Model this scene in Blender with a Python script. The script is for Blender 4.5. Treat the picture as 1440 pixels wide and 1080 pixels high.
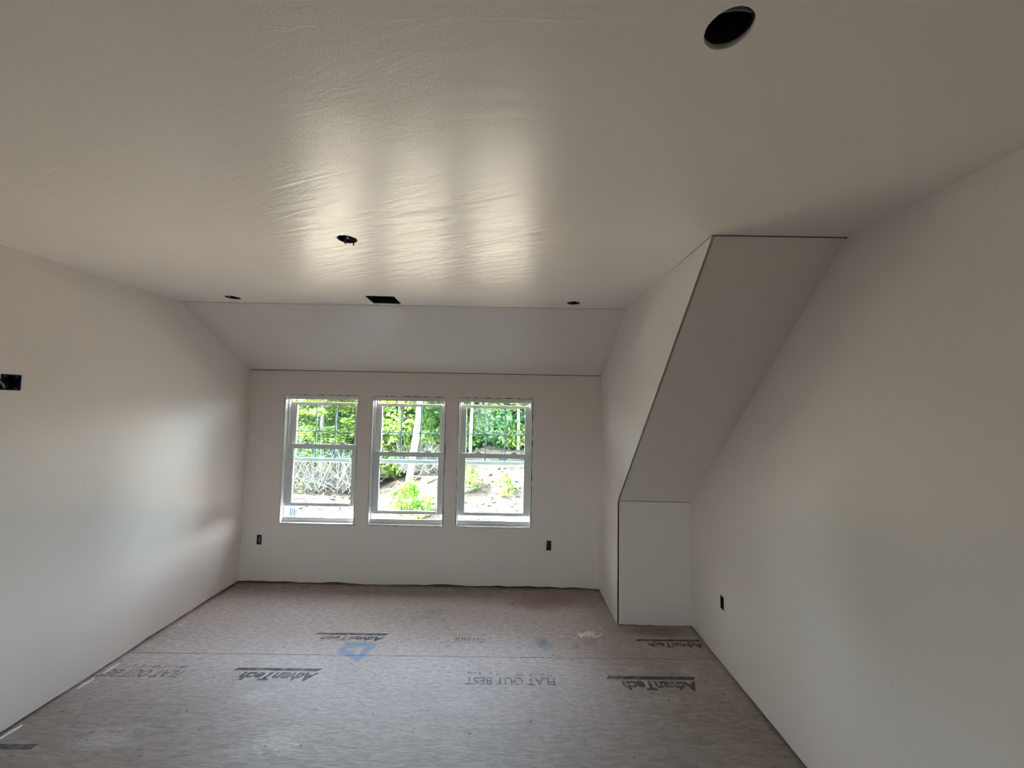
import bpy, bmesh, math, random
import numpy as np
from mathutils import Vector, Matrix

S = bpy.context.scene
for o in list(bpy.data.objects):
    bpy.data.objects.remove(o)
C = S.collection

# ------------------------------------------------------------------ camera, sky, sun, exposure
FPX = 553.0
CAMH = 1.690
cam = bpy.data.cameras.new('camera')
cam.sensor_fit = 'HORIZONTAL'
cam.sensor_width = 36.0
cam.lens = FPX / 1440 * 36.0
cam.clip_start = 0.02
cam.clip_end = 500
co = bpy.data.objects.new('camera', cam)
C.objects.link(co)
fw = Vector((-0.00479831, 0.99835141, 0.05719657))
rt = Vector((0.99981927, 0.00373744, 0.01864033))
up = Vector((-0.01839583, -0.05727568, 0.99818891))
co.matrix_world = Matrix(((rt.x, up.x, -fw.x, 0), (rt.y, up.y, -fw.y, 0), (rt.z, up.z, -fw.z, CAMH), (0, 0, 0, 1)))
S.camera = co

w = bpy.data.worlds.new('sky')
S.world = w
w.use_nodes = True
wn = w.node_tree
wn.nodes.clear()
sky = wn.nodes.new('ShaderNodeTexSky')
sky.sky_type = 'NISHITA'
sky.sun_disc = False
sky.sun_elevation = math.radians(46)
sky.sun_rotation = math.radians(260)
sky.air_density = 1.0
sky.dust_density = 3.0
sky.ozone_density = 1.0
bg = wn.nodes.new('ShaderNodeBackground')
bg.inputs['Strength'].default_value = 1.2
wo = wn.nodes.new('ShaderNodeOutputWorld')
haze = wn.nodes.new('ShaderNodeHueSaturation')     # hazy summer sky
haze.inputs['Saturation'].default_value = 0.38
wn.links.new(sky.outputs[0], haze.inputs['Color'])
wn.links.new(haze.outputs[0], bg.inputs[0])
wn.links.new(bg.outputs[0], wo.inputs[0])

sl = bpy.data.lights.new('sun', 'SUN')
sl.energy = 9.0
sl.angle = math.radians(0.6)
sl.color = (1.0, 0.90, 0.77)
so = bpy.data.objects.new('sun', sl)
C.objects.link(so)
so.rotation_euler = Vector((0.985, 0.174, -1.035)).to_track_quat('-Z', 'Y').to_euler()

S.view_settings.view_transform = 'Standard'
S.view_settings.look = 'None'
S.view_settings.gamma = 1.0
S.view_settings.use_curve_mapping = False
S.view_settings.exposure = 2.35
S.cycles.max_bounces = 10
S.cycles.diffuse_bounces = 8
S.cycles.glossy_bounces = 4
S.cycles.transparent_max_bounces = 16
S.cycles.sample_clamp_indirect = 0.0
S.cycles.use_denoising = True
S.cycles.use_adaptive_sampling = True
S.cycles.adaptive_threshold = 0.015
S.cycles.use_guiding = True

# ------------------------------------------------------------------ measured room
H = 2.44
XL, XR = -2.540, 1.418
YB = 3.767            # window wall
YC, ZS = 2.940, 1.999  # dormer slope starts (on the ceiling) and ends (on the window wall)
XC = 0.840            # cheek wall
YK, ZK = 3.175, 0.957  # knee wall and its height
YT = 1.652            # main roof slope meets the ceiling
YR = -2.3             # rear wall behind the camera
T = 0.0127            # drywall
WIN = [(-2.1913, 0.066), (-1.3544, 0.0), (-0.5240, 0.0)]
WW, WZ0, WZ1 = 0.705, 0.549, 1.763
rng = random.Random(7)

# daylight portals in the three window openings (they only guide the sky's light)
for i, (wx, dz) in enumerate(WIN):
    pl = bpy.data.lights.new('window_daylight', 'AREA')
    pl.shape = 'RECTANGLE'
    pl.size, pl.size_y = WW - 0.03, WZ1 - WZ0 - 0.03
    pl.energy = 1.0
    pl.cycles.is_portal = True
    po = bpy.data.objects.new('window_daylight', pl)
    C.objects.link(po)
    po.location = (wx + WW / 2, YB + 0.16, (WZ0 + WZ1) / 2)
    po.rotation_euler = (math.radians(-90), 0, 0)
# window added in the rear wall, out of view, for fill light
RWX0, RWX1, RWZ0, RWZ1 = -1.05, -0.45, 0.95, 1.95
pl = bpy.data.lights.new('added_window_daylight', 'AREA')
pl.shape = 'RECTANGLE'
pl.size, pl.size_y = RWX1 - RWX0, RWZ1 - RWZ0
pl.cycles.is_portal = True
po = bpy.data.objects.new('added_window_daylight', pl)
C.objects.link(po)
po.location = ((RWX0 + RWX1) / 2, YR - 0.17, (RWZ0 + RWZ1) / 2)
po.rotation_euler = (math.radians(90), 0, 0)

# ------------------------------------------------------------------ node helpers and materials
def mat(name):
    m = bpy.data.materials.new(name)
    m.use_nodes = True
    nt = m.node_tree
    b = nt.nodes['Principled BSDF']
    return m, nt, b

class N:
    def __init__(s, nt):
        s.nt = nt
    def new(s, t, **k):
        n = s.nt.nodes.new(t)
        for a, v in k.items():
            setattr(n, a, v)
        return n
    def put(s, sock, v):
        if isinstance(v, bpy.types.NodeSocket):
            s.nt.links.new(v, sock)
        elif v is not None:
            sock.default_value = v
    def m(s, op, a, b=None, c=None, clamp=False):
        n = s.new('ShaderNodeMath', operation=op)
        n.use_clamp = clamp
        for i, v in enumerate((a, b, c)):
            if v is not None:
                s.put(n.inputs[i], v)
        return n.outputs[0]
    def v(s, op, a, b=None):
        n = s.new('ShaderNodeVectorMath', operation=op)
        s.put(n.inputs[0], a)
        if b is not None:
            s.put(n.inputs[1], b)
        return n.outputs['Value'] if op in ('LENGTH', 'DOT_PRODUCT', 'DISTANCE') else n.outputs[0]
    def noise(s, vec, scale=5., detail=3., rough=.5, dist=0.):
        n = s.new('ShaderNodeTexNoise')
        s.put(n.inputs['Vector'], vec)
        n.inputs['Scale'].default_value = scale
        n.inputs['Detail'].default_value = detail
        n.inputs['Roughness'].default_value = rough
        n.inputs['Distortion'].default_value = dist
        return n.outputs[0]
    def ramp(s, f, stops):
        n = s.new('ShaderNodeValToRGB')
        e = n.color_ramp.elements
        while len(e) < len(stops):
            e.new(0.5)
        for q, (p, c) in zip(e, stops):
            q.position = p
            q.color = (*c, 1) if len(c) == 3 else c
        s.put(n.inputs[0], f)
        return n.outputs[0]
    def step(s, v, a, b):
        n = s.new('ShaderNodeMapRange', interpolation_type='SMOOTHSTEP')
        s.put(n.inputs[0], v)
        n.inputs[1].default_value = a
        n.inputs[2].default_value = b
        return n.outputs[0]
    def mix(s, f, a, b, mode='MIX'):
        n = s.new('ShaderNodeMix', data_type='RGBA', blend_type=mode)
        s.put(n.inputs[0], f)
        s.put(n.inputs[6], a if isinstance(a, bpy.types.NodeSocket) else (*a, 1))
        s.put(n.inputs[7], b if isinstance(b, bpy.types.NodeSocket) else (*b, 1))
        return n.outputs[2]
    def bump(s, h, strength, dist=0.01):
        n = s.new('ShaderNodeBump')
        n.inputs['Strength'].default_value = strength
        n.inputs['Distance'].default_value = dist
        s.put(n.inputs['Height'], h)
        return n.outputs[0]
    def pos(s):
        return s.new('ShaderNodeNewGeometry').outputs['Position']
    def scaled(s, vec, sc):
        return s.v('MULTIPLY', vec, sc)

def simple(name, col, rough=.5, metal=0., var=0.08, scale=30., spec=.5):
    m, nt, b = mat(name)
    n = N(nt)
    tc = n.new('ShaderNodeTexCoord').outputs['Object']
    f = n.noise(tc, scale, 3)
    c2 = tuple(max(0, c * (1 - var)) for c in col)
    c1 = tuple(min(1, c * (1 + var)) for c in col)
    n.put(b.inputs['Base Color'], n.ramp(f, [(.3, c2), (.7, c1)]))
    b.inputs['Roughness'].default_value = rough
    b.inputs['Metallic'].default_value = metal
    b.inputs['Specular IOR Level'].default_value = spec
    return m

def drywall_mat(name, base, streak_scale, rough, marks=.12, patch_at=None):
    """primed drywall: thin sheen, faint trowel and roller marks"""
    m, nt, b = mat(name)
    n = N(nt)
    p = n.pos()
    warp = n.noise(p, 1.6, 2)
    big = n.noise(p, 0.9, 3, .55)
    streak = n.noise(n.scaled(p, streak_scale), 5.0, 4, .6, 0.6)
    fine = n.noise(p, 160.0, 2)
    scuff = n.step(n.noise(n.scaled(p, tuple(x * 1.9 + (5 if x > 1 else 0) for x in streak_scale)), 2.2, 5, .7, 1.2), .60, .72)
    c = n.ramp(big, [(.3, tuple(x * .965 for x in base)), (.7, base)])
    c = n.mix(n.step(streak, .62, .80), c, tuple(x * .98 for x in base))
    n.put(b.inputs['Base Color'], c)
    r = n.m('ADD', rough - .02, n.m('MULTIPLY', streak, .04))
    n.put(b.inputs['Roughness'], r)
    b.inputs['Specular IOR Level'].default_value = 0.5
    h = n.m('ADD', n.m('MULTIPLY', streak, 0.35), n.m('MULTIPLY', fine, .10))
    h = n.m('ADD', h, n.m('MULTIPLY', warp, 1.0))
    h = n.m('ADD', h, n.m('MULTIPLY', n.m('MULTIPLY', scuff, n.step(n.noise(p, 1.3, 2), .38, .60)), .10))
    # finer trowel drags, in patches
    rot = n.new('ShaderNodeVectorRotate', rotation_type='Z_AXIS')
    n.put(rot.inputs['Vector'], p)
    rot.inputs['Angle'].default_value = .34
    drag = n.noise(n.scaled(rot.outputs[0], tuple(x * 3.0 + (4.5 if x > 1 else 0) for x in streak_scale)), 1.6, 3, .6, 1.6)
    patches = n.step(n.noise(p, 1.1, 3), .45, .62)
    if patch_at:
        far_ = n.v('LENGTH', n.v('MULTIPLY', n.v('SUBTRACT', p, (*patch_at, H)), (.75, 1.0, 0)))
        patches = n.m('MAXIMUM', n.m('MULTIPLY', patches, .25), n.step(n.m('ADD', far_, n.m('MULTIPLY', warp, .5)), 1.15, .45))
    if patch_at:      # grey trowel smudges left in the skim coat
        c = n.mix(n.m('MULTIPLY', n.m('MULTIPLY', n.step(drag, .54, .64), patches), .16), c, tuple(x * .72 for x in base))
        n.put(b.inputs['Base Color'], c)
    drag = n.m('MULTIPLY', drag, patches)
    b2 = n.new('ShaderNodeBump')
    b2.inputs['Strength'].default_value = marks
    b2.inputs['Distance'].default_value = .010
    n.put(b2.inputs['Height'], drag)
    n.put(b2.inputs['Normal'], n.bump(h, .16, .02))
    n.put(b.inputs['Normal'], b2.outputs[0])
    return m

M = {}
M['wall'] = drywall_mat('primed_drywall', (.865, .80, .75), (1.0, 1.0, .35), .46)
M['ceiling'] = drywall_mat('primed_ceiling', (.865, .80, .75), (.45, 1.6, 1.0),   .29, .50, (-.45, 1.95))
M['paper'] = simple('drywall_paper', (.72, .66, .57), .9)
M['wood'] = simple('framing_lumber', (.20, .12, .075), .85, var=.25, scale=14)
M['dark'] = simple('attic_shadow_board', (.05, .042, .036), .9)
M['vinyl'] = simple('white_vinyl', (.80, .81, .80), .32, var=.02)
M['grille'] = simple('window_grille', (.22, .27, .30), .4, var=.03)
M['black'] = simple('black_plastic', (.012, .012, .014), .45, var=.3)
M['blue_box'] = simple('blue_plastic', (.012, .022, .075), .4, var=.3)
M['grey_box'] = simple('grey_plastic', (.05, .05, .05), .5, var=.3)
M['steel'] = simple('galvanised_steel', (.40, .41, .42), .42, 1.0)
M['duct'] = simple('dark_duct_metal', (.02, .02, .021), .5, .4)
M['wire_white'] = simple('white_cable', (.65, .63, .58), .5)
M['wire_black'] = simple('black_cable', (.02, .02, .02), .5)
M['cable_grey'] = simple('grey_cable', (.16, .17, .19), .5)
M['copper'] = simple('copper_wire', (.55, .28, .15), .35, 1.0)
M['compound'] = simple('joint_compound', (.93, .91, .86), .85)
M['label_paper'] = simple('label_paper', (.75, .80, .88), .6, var=.02)
M['label_ink'] = simple('label_ink', (.10, .22, .60), .6, var=.05)

def glass_mat():
    m = bpy.data.materials.new('window_glass')
    m.use_nodes = True
    nt = m.node_tree
    nt.nodes.clear()
    n = N(nt)
    tr = n.new('ShaderNodeBsdfTransparent')
    tr.inputs[0].default_value = (.86, .95, .965, 1)
    gl = n.new('ShaderNodeBsdfGlossy')
    gl.inputs['Roughness'].default_value = 0.02
    fr = n.new('ShaderNodeFresnel')
    fr.inputs[0].default_value = 1.45
    mx = n.new('ShaderNodeMixShader')
    out = n.new('ShaderNodeOutputMaterial')
    nt.links.new(fr.outputs[0], mx.inputs[0])
    nt.links.new(tr.outputs[0], mx.inputs[1])
    nt.links.new(gl.outputs[0], mx.inputs[2])
    nt.links.new(mx.outputs[0], out.inputs[0])
    return m
M['glass'] = glass_mat()

def floor_mat():
    m, nt, b = mat('strand_board')
    n = N(nt)
    p = n.pos()
    sep = n.new('ShaderNodeSeparateXYZ')
    nt.links.new(p, sep.inputs[0])
    X, Y = sep.outputs[0], sep.outputs[1]
    wob = n.noise(p, 9, 3)
    # strands lie roughly along x
    q = n.v('ADD', n.scaled(p, (15., 62., 1.)), n.scaled(n.new('ShaderNodeTexNoise').outputs['Color'], (2.5, 2.5, 0)))
    vo = n.new('ShaderNodeTexVoronoi')
    vo.inputs['Scale'].default_value = 1.0
    nt.links.new(q, vo.inputs['Vector'])
    sc = n.new('ShaderNodeSeparateColor')
    nt.links.new(vo.outputs['Color'], sc.inputs[0])
    cell = sc.outputs[0]
    grain = n.noise(n.scaled(p, (14., 150., 1.)), 1.0, 5, .65)
    tone = n.m('ADD', n.m('MULTIPLY', cell, .30), n.m('MULTIPLY', grain, .75))
    osb = n.ramp(tone, [(.18, (.13, .10, .085)), (.45, (.285, .228, .195)), (.85, (.46, .39, .345))])
    # grey drywall dust; its fading at the room's edges paints in shade too
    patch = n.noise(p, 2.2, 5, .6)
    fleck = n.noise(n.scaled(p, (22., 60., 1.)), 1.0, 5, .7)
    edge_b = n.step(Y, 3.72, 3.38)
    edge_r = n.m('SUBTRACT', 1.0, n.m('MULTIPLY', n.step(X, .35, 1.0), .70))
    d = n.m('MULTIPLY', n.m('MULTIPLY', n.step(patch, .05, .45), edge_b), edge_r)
    d = n.m('MULTIPLY', d, n.m('ADD', .12, n.m('MULTIPLY', n.step(Y, 1.7, 2.95), .88)))  # dust pale far off, thin near the camera: light falloff painted in
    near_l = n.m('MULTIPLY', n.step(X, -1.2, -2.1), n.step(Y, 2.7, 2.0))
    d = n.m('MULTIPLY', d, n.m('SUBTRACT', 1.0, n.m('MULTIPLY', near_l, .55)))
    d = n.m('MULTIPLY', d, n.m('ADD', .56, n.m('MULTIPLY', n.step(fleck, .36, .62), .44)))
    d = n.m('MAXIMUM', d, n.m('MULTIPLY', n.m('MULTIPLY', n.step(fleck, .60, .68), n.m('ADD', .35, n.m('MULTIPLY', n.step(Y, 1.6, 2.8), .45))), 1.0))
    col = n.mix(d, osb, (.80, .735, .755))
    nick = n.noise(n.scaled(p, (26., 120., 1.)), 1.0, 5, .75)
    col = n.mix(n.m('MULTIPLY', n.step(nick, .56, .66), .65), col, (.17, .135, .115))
    col = n.mix(n.m('MULTIPLY', n.step(Y, 2.7, 1.7), n.m('ADD', .15, n.m('MULTIPLY', patch, .5))), col, (.21, .168, .145))  # floor tinted darker towards the camera, shade painted into the colour
    # whitish smears of compound
    def spot(cx, cy, rx, ry, soft=.5, nz=.5, nscale=10):
        v = n.v('MULTIPLY', n.v('SUBTRACT', p, (cx, cy, 0)), (1 / rx, 1 / ry, 0))
        L = n.m('ADD', n.v('LENGTH', v), n.m('MULTIPLY', n.m('SUBTRACT', n.noise(p, nscale, 4, .6), .5), nz * 2))
        return n.step(L, 1.0, 1.0 - soft)
    for (cx, cy, rx, ry, k) in ((-1.23, 2.60, .035, .035, .9), (-1.24, 2.68, .05, .03, .55), (-1.45, 2.36, .20, .08, .55), (.82, 2.66, .10, .05, .55),
                                (1.16, 2.63, .10, .06, .5), (-1.60, 2.95, .30, .16, .45), (-.28, 2.33, .14, .10, .3), (.93, 2.40, .20, .07, .3),
                                (-1.16, 2.05, .2, .10, .3), (-2.0, 2.05, .2, .12, .35), (-.1, 2.9, .5, .12, .25), (.1, 3.2, .30, .10, .2), (.9, 2.53, .22, .03, .45)):
        col = n.mix(n.m('MULTIPLY', n.m('MULTIPLY', spot(cx, cy, rx, ry, .9, 1.1, 18), n.step(fleck, .30, .58)), k), col, (.70, .665, .66))
    # red chalk, and brown stains at the wall foot that paint in shade too
    col = n.mix(n.m('MULTIPLY', spot(.30, 3.52, .62, .20, .8, .5, 6), .6), col, (.30, .135, .10))
    col = n.mix(n.m('MULTIPLY', spot(-.9, 3.62, 1.2, .10, .8, .5, 6), .35), col, (.17, .105, .07))
    col = n.mix(n.m('MULTIPLY', spot(1.1, 3.10, .40, .10, .8, .4, 6), .6), col, (.13, .08, .05))
    # blue marking paint
    def seg(ax, ay, bx, by):
        ba = (bx - ax, by - ay, 0)
        L2 = ba[0] ** 2 + ba[1] ** 2
        pa = n.v('SUBTRACT', n.v('MULTIPLY', p, (1, 1, 0)), (ax, ay, 0))
        h = n.m('DIVIDE', n.v('DOT_PRODUCT', pa, ba), L2, clamp=True)
        bh = n.new('ShaderNodeVectorMath', operation='SCALE')
        bh.inputs[0].default_value = ba
        nt.links.new(h, bh.inputs['Scale'])
        return n.v('LENGTH', n.v('SUBTRACT', pa, bh.outputs[0]))
    dd = None
    for s_ in ((-1.125, 2.862, -.965, 2.862), (-.965, 2.862, -.985, 2.765), (-1.12, 2.862, -1.145, 2.785), (-1.145, 2.785, -1.00, 2.715), (-1.00, 2.715, -.985, 2.765)):
        q = seg(*s_)
        dd = q if dd is None else n.m('MINIMUM', dd, q)
    dd = n.m('ADD', dd, n.m('MULTIPLY', n.m('SUBTRACT', fleck, .5), .06))
    col = n.mix(n.m('MULTIPLY', n.step(dd, .05, .008), .72), col, (.22, .40, .70))
    col = n.mix(n.m('MULTIPLY', spot(.245, 2.925, .085, .095, .9, .35, 24), .7), col, (.22, .36, .50))
    # fine dirt specks
    speck = n.new('ShaderNodeTexVoronoi')
    speck.inputs['Scale'].default_value = 7.0
    nt.links.new(p, speck.inputs['Vector'])
    col = n.mix(n.m('MULTIPLY', n.step(speck.outputs[0], .075, .03), .7), col, (.08, .07, .065))
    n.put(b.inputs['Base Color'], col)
    n.put(b.inputs['Roughness'], n.m('ADD', .45, n.m('MULTIPLY', d, .2)))
    b.inputs['Specular IOR Level'].default_value = .5
    hh = n.m('ADD', n.m('MULTIPLY', cell, .5), n.m('ADD', grain, n.m('MULTIPLY', fleck, .5)))
    n.put(b.inputs['Normal'], n.bump(hh, .55, .004))
    return m
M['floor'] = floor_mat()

def ink_mat():
    """worn black print: transparent where the print has rubbed off"""
    m = bpy.data.materials.new('worn_print')
    m.use_nodes = True
    nt = m.node_tree
    n = N(nt)
    b = nt.nodes['Principled BSDF']
    b.inputs['Base Color'].default_value = (.085, .095, .115, 1)
    b.inputs['Roughness'].default_value = .6
    p = n.pos()
    a = n.noise(n.scaled(p, (20., 60., 1.)), 1.0, 4, .65)
    c = n.noise(p, 5., 3)
    al = n.step(n.m('ADD', a, n.m('MULTIPLY', c, .6)), 1.18, .74)
    n.put(b.inputs['Alpha'], n.m('MULTIPLY', al, .72))
    return m
M['ink'] = ink_mat()
def faint_ink_mat():
    m = M['ink'].copy()
    m.name = 'faint_print'
    for nd in m.node_tree.nodes:
        if nd.type == 'MATH' and nd.operation == 'MULTIPLY' and abs(nd.inputs[1].default_value - .72) < 1e-4:
            nd.inputs[1].default_value = .46
    return m
M['ink2'] = faint_ink_mat()

# ------------------------------------------------------------------ mesh helpers
def link(name, me, m=None, parent=None):
    o = bpy.data.objects.new(name, me)
    C.objects.link(o)
    if m is not None and me is not None:
        me.materials.append(m)
    if parent is not None:
        o.parent = parent
    return o

def obj(name, bm, m, parent=None, smooth=False):
    me = bpy.data.meshes.new(name)
    bmesh.ops.recalc_face_normals(bm, faces=bm.faces)
    bm.to_mesh(me)
    bm.free()
    if smooth:
        me.polygons.foreach_set('use_smooth', [True] * len(me.polygons))
    return link(name, me, m, parent)

def thing(name, label, cat, loc=(0, 0, 0), group=None):
    o = bpy.data.objects.new(name, None)
    C.objects.link(o)
    o.location = loc
    o.empty_display_size = .1
    tag(o, label, cat, group)
    return o

def tag(o, label, cat=None, group=None, kind=None):
    o['label'] = label
    if cat:
        o['category'] = cat
    if group:
        o['group'] = group
    if kind:
        o['kind'] = kind
    return o

def struct(o, label=None):
    o['kind'] = 'structure'
    if label:
        o['label'] = label
    return o

def box(bm, x0, x1, y0, y1, z0, z1, bev=0.):
    r = bmesh.ops.create_cube(bm, size=1.0)
    vs = r['verts']
    for v in vs:
        v.co = Vector(((x0 + x1) / 2 + v.co.x * (x1 - x0), (y0 + y1) / 2 + v.co.y * (y1 - y0), (z0 + z1) / 2 + v.co.z * (z1 - z0)))
    if bev:
        es = list({e for v in vs for e in v.link_edges})
        bmesh.ops.bevel(bm, geom=es, offset=bev, segments=1, affect='EDGES')

def tube(bm, pts, r, seg=8, r1=None, caps=True):
    pts = [Vector(p) for p in pts]
    rings = []
    n = len(pts)
    for i, p in enumerate(pts):
        d = (pts[min(i + 1, n - 1)] - pts[max(i - 1, 0)]).normalized()
        a = d.orthogonal().normalized() if i == 0 else (rings_a - d * rings_a.dot(d)).normalized()
        rings_a = a
        bb = d.cross(a)
        rr = r if r1 is None else r + (r1 - r) * i / (n - 1)
        rings.append([bm.verts.new(p + (a * math.cos(t) + bb * math.sin(t)) * rr) for t in [k * 2 * math.pi / seg for k in range(seg)]])
    for A, B in zip(rings, rings[1:]):
        for k in range(seg):
            bm.faces.new((A[k], A[(k + 1) % seg], B[(k + 1) % seg], B[k]))
    if caps:
        bm.faces.new(rings[0][::-1])
        bm.faces.new(rings[-1])

def slab_mesh(outer, holes, t):
    """flat sheet with holes, front face at local z = 0, body behind it (towards -z)"""
    cu = bpy.data.curves.new('sheet', 'CURVE')
    cu.dimensions = '2D'
    cu.fill_mode = 'BOTH'
    cu.extrude = t / 2
    for poly in [outer] + holes:
        sp = cu.splines.new('POLY')
        sp.points.add(len(poly) - 1)
        for q, (a, b_) in zip(sp.points, poly):
            q.co = (a, b_, 0, 1)
        sp.use_cyclic_u = True
    tmp = bpy.data.objects.new('sheet', cu)
    C.objects.link(tmp)
    dg = bpy.context.evaluated_depsgraph_get()
    me = bpy.data.meshes.new_from_object(tmp.evaluated_get(dg))
    bpy.data.objects.remove(tmp)
    bpy.data.curves.remove(cu)
    me.materials.clear()
    me.transform(Matrix.Translation((0, 0, -t / 2)))
    return me

def sheet(name, outer, holes, origin, u, v, m, t=T, edge=None, parent=None):
    u, v = Vector(u).normalized(), Vector(v).normalized()
    nrm = u.cross(v)
    me = slab_mesh(outer, holes, t)
    o0 = Vector(origin)
    me.transform(Matrix(((u.x, v.x, nrm.x, o0.x), (u.y, v.y, nrm.y, o0.y), (u.z, v.z, nrm.z, o0.z), (0, 0, 0, 1))))
    bm = bmesh.new()
    bm.from_mesh(me)
    bmesh.ops.remove_doubles(bm, verts=bm.verts, dist=1e-5)
    bm.faces.ensure_lookup_table()
    bmesh.ops.recalc_face_normals(bm, faces=bm.faces)
    if edge:
        for f in bm.faces:
            f.material_index = 0 if abs(f.normal.dot(nrm)) > .9 else 1
    bm.to_mesh(me)
    bm.free()
    me.name = name
    o = link(name, me, m, parent)
    if edge:
        me.materials.append(edge)
    return o

def circle(cx, cy, r, n=40, jit=0., rg=rng, rx=None):
    return [(cx + (rx or r) * math.cos(2 * math.pi * k / n) * (1 + rg.uniform(-jit, jit)), cy + r * math.sin(2 * math.pi * k / n) * (1 + rg.uniform(-jit, jit))) for k in range(n)]

def ragged(a0, a1, lo, hi, step, base=0.0, seed=1):
    """points along a cut edge that wanders between lo and hi"""
    r = random.Random(seed)
    n = max(2, int(abs(a1 - a0) / step))
    pts, y = [], (lo + hi) / 2
    for k in range(n + 1):
        y += r.uniform(-.35, .35) * (hi - lo)
        y = min(hi, max(lo, y))
        pts.append((a0 + (a1 - a0) * k / n, base + y))
    return pts

# ------------------------------------------------------------------ floor: sub-floor panels
fl = bmesh.new()
box(fl, XL - .12, XR + .12, YR - .12, YB + .05, -.30, -.019)
floor = struct(obj('floor', fl, M['dark']), 'dusty strand board sub-floor')
ANG = 0.0145
panels = {}
def seam_y(x):
    return 2.751 + ANG * (x + .4) if x < 99 else 0
def panel(x0, x1, row):
    g = .0014
    bm = bmesh.new()
    X0, X1 = max(x0, XL - .10), min(x1, XR + .10)
    cs = []
    for (x, k) in ((X0 + g * .3, row), (X1 - g * .3, row), (X1 - g * .3, row + 1), (X0 + g * .3, row + 1)):
        y = seam_y(x) + k * 1.2175 + (g * 1.7 if k == row else -g * 1.7)
        cs.append((x, max(YR - .1, min(y, YB + .035))))
    bot = [bm.verts.new((x, y, -.019)) for x, y in cs]
    top = [bm.verts.new((x, y, 0)) for x, y in cs]
    bm.faces.new(top)
    bm.faces.new(bot[::-1])
    for k in range(4):
        bm.faces.new((bot[k], bot[(k + 1) % 4], top[(k + 1) % 4], top[k]))
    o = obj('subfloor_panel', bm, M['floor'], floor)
    panels[(round(x0, 2), row)] = o
    return o
pA1 = panel(-3.198, -.760, 0)
pA2 = panel(-.760, 1.678, 0)
pB1 = panel(-1.974, .466, -1)
pB2 = panel(.466, 2.906, -1)
pB0 = panel(-4.414, -1.974, -1)
for row in (-2, -3, -4, -5):
    off = -.76 if row % 2 == 0 else .466
    for k in (-2, -1, 0, 1):
        x0 = off + 2.438 * k
        if x0 + 2.438 < XL or x0 > XR:
            continue
        panel(x0, x0 + 2.438, row)

# fastener heads in lines over the joists
def fasteners(parent, x0, x1, y0, y1, seed):
    r = random.Random(seed)
    bm = bmesh.new()
    x = -3.2
    while x < 2:
        if x0 < x < x1:
            y = y0 + .03
            while y < y1:
                if r.random() < .45:
                    cx, cy = x + r.uniform(-.03, .03), y + r.uniform(-.05, .05)
                    vs = [bm.verts.new((cx + math.cos(t) * r.uniform(.002, .009), cy + math.sin(t) * r.uniform(.002, .006), .0006)) for t in [k * math.pi / 3 for k in range(6)]]
                    bm.faces.new(vs)
                y += r.choice((.15, .2, .3))
        x += .4064
    for k in range(10):    # extra nails along the panel ends
        pass
    o = obj('fastener_heads', bm, M['wood'], parent)
    o['kind'] = 'stuff'
    return o
fasteners(pA1, XL, -.77, 2.78, 3.75, 1)
fasteners(pA2, -.75, XR, 2.78, 3.75, 2)
fasteners(pB0, XL, -1.99, 1.55, 2.70, 3)
fasteners(pB1, -1.96, .45, 1.55, 2.70, 4)
fasteners(pB2, .48, XR, 1.55, 2.70, 5)

# printing on the panels (upside down from here)
def text_mesh(body, height, width, shear=0., bold=.0):
    cu = bpy.data.curves.new('print', 'FONT')
    cu.body = body
    cu.size = 1.0
    cu.shear = shear
    cu.offset = bold
    cu.fill_mode = 'FRONT'
    cu.resolution_u = 3
    tmp = bpy.data.objects.new('print', cu)
    C.objects.link(tmp)
    dg = bpy.context.evaluated_depsgraph_get()
    me = bpy.data.meshes.new_from_object(tmp.evaluated_get(dg))
    bpy.data.objects.remove(tmp)
    bpy.data.curves.remove(cu)
    me.materials.clear()
    co_ = np.zeros(len(me.vertices) * 3)
    me.vertices.foreach_get('co', co_)
    c = co_.reshape(-1, 3)
    mn, mx = c.min(0), c.max(0)
    c[:, 0] = (c[:, 0] - mn[0]) / (mx[0] - mn[0]) * width
    c[:, 1] = (c[:, 1] - mn[1]) / (mx[1] - mn[1]) * height
    me.vertices.foreach_set('co', c.ravel())
    return me

def lay_text(name, me, x_right, y_far, m, parent, rot=0.):
    """print whose reading start is at x_right, its foot at y_far: turned half round, facing away"""
    me.transform(Matrix.Translation((x_right, y_far, .0008)) @ Matrix.Rotation(math.pi + rot, 4, 'Z'))
    return link(name, me, m, parent)

def bar(parent, x0, x1, y0, y1, m, skew=.0):
    bm = bmesh.new()
    vs = [bm.verts.new(q) for q in ((x0, y0, .0008), (x1, y0 + ANG * (x1 - x0), .0008), (x1 + skew, y1 + ANG * (x1 - x0), .0008), (x0 + skew, y1, .0008))]
    bm.faces.new(vs)
    return obj('print_underline', bm, m, parent)

def strokes(parent, x0, x1, y0, y1, m, seed, name='small_print'):
    """a line of print too rubbed to read: letter-sized broken strokes"""
    r = random.Random(seed)
    bm = bmesh.new()
    hgt = y1 - y0
    x = x0
    def q(a, b_, c_, d_):
        bm.faces.new([bm.verts.new((xx, yy, .0008)) for xx, yy in ((a, b_), (c_, b_), (c_, d_), (a, d_))])
    while x < x1:
        wd = hgt * r.uniform(.5, .8)
        tk = hgt * .17
        if r.random() < .86:
            if r.random() < .75:
                q(x, y0, x + tk, y1)
            if r.random() < .5:
                q(x + wd - tk, y0, x + wd, y1)
            for yy in (y0, (y0 + y1) / 2 - tk / 2, y1 - tk):
                if r.random() < .5:
                    q(x, yy, x + wd, yy + tk)
        x += wd + hgt * .28
    return obj(name, bm, m, parent)

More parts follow.
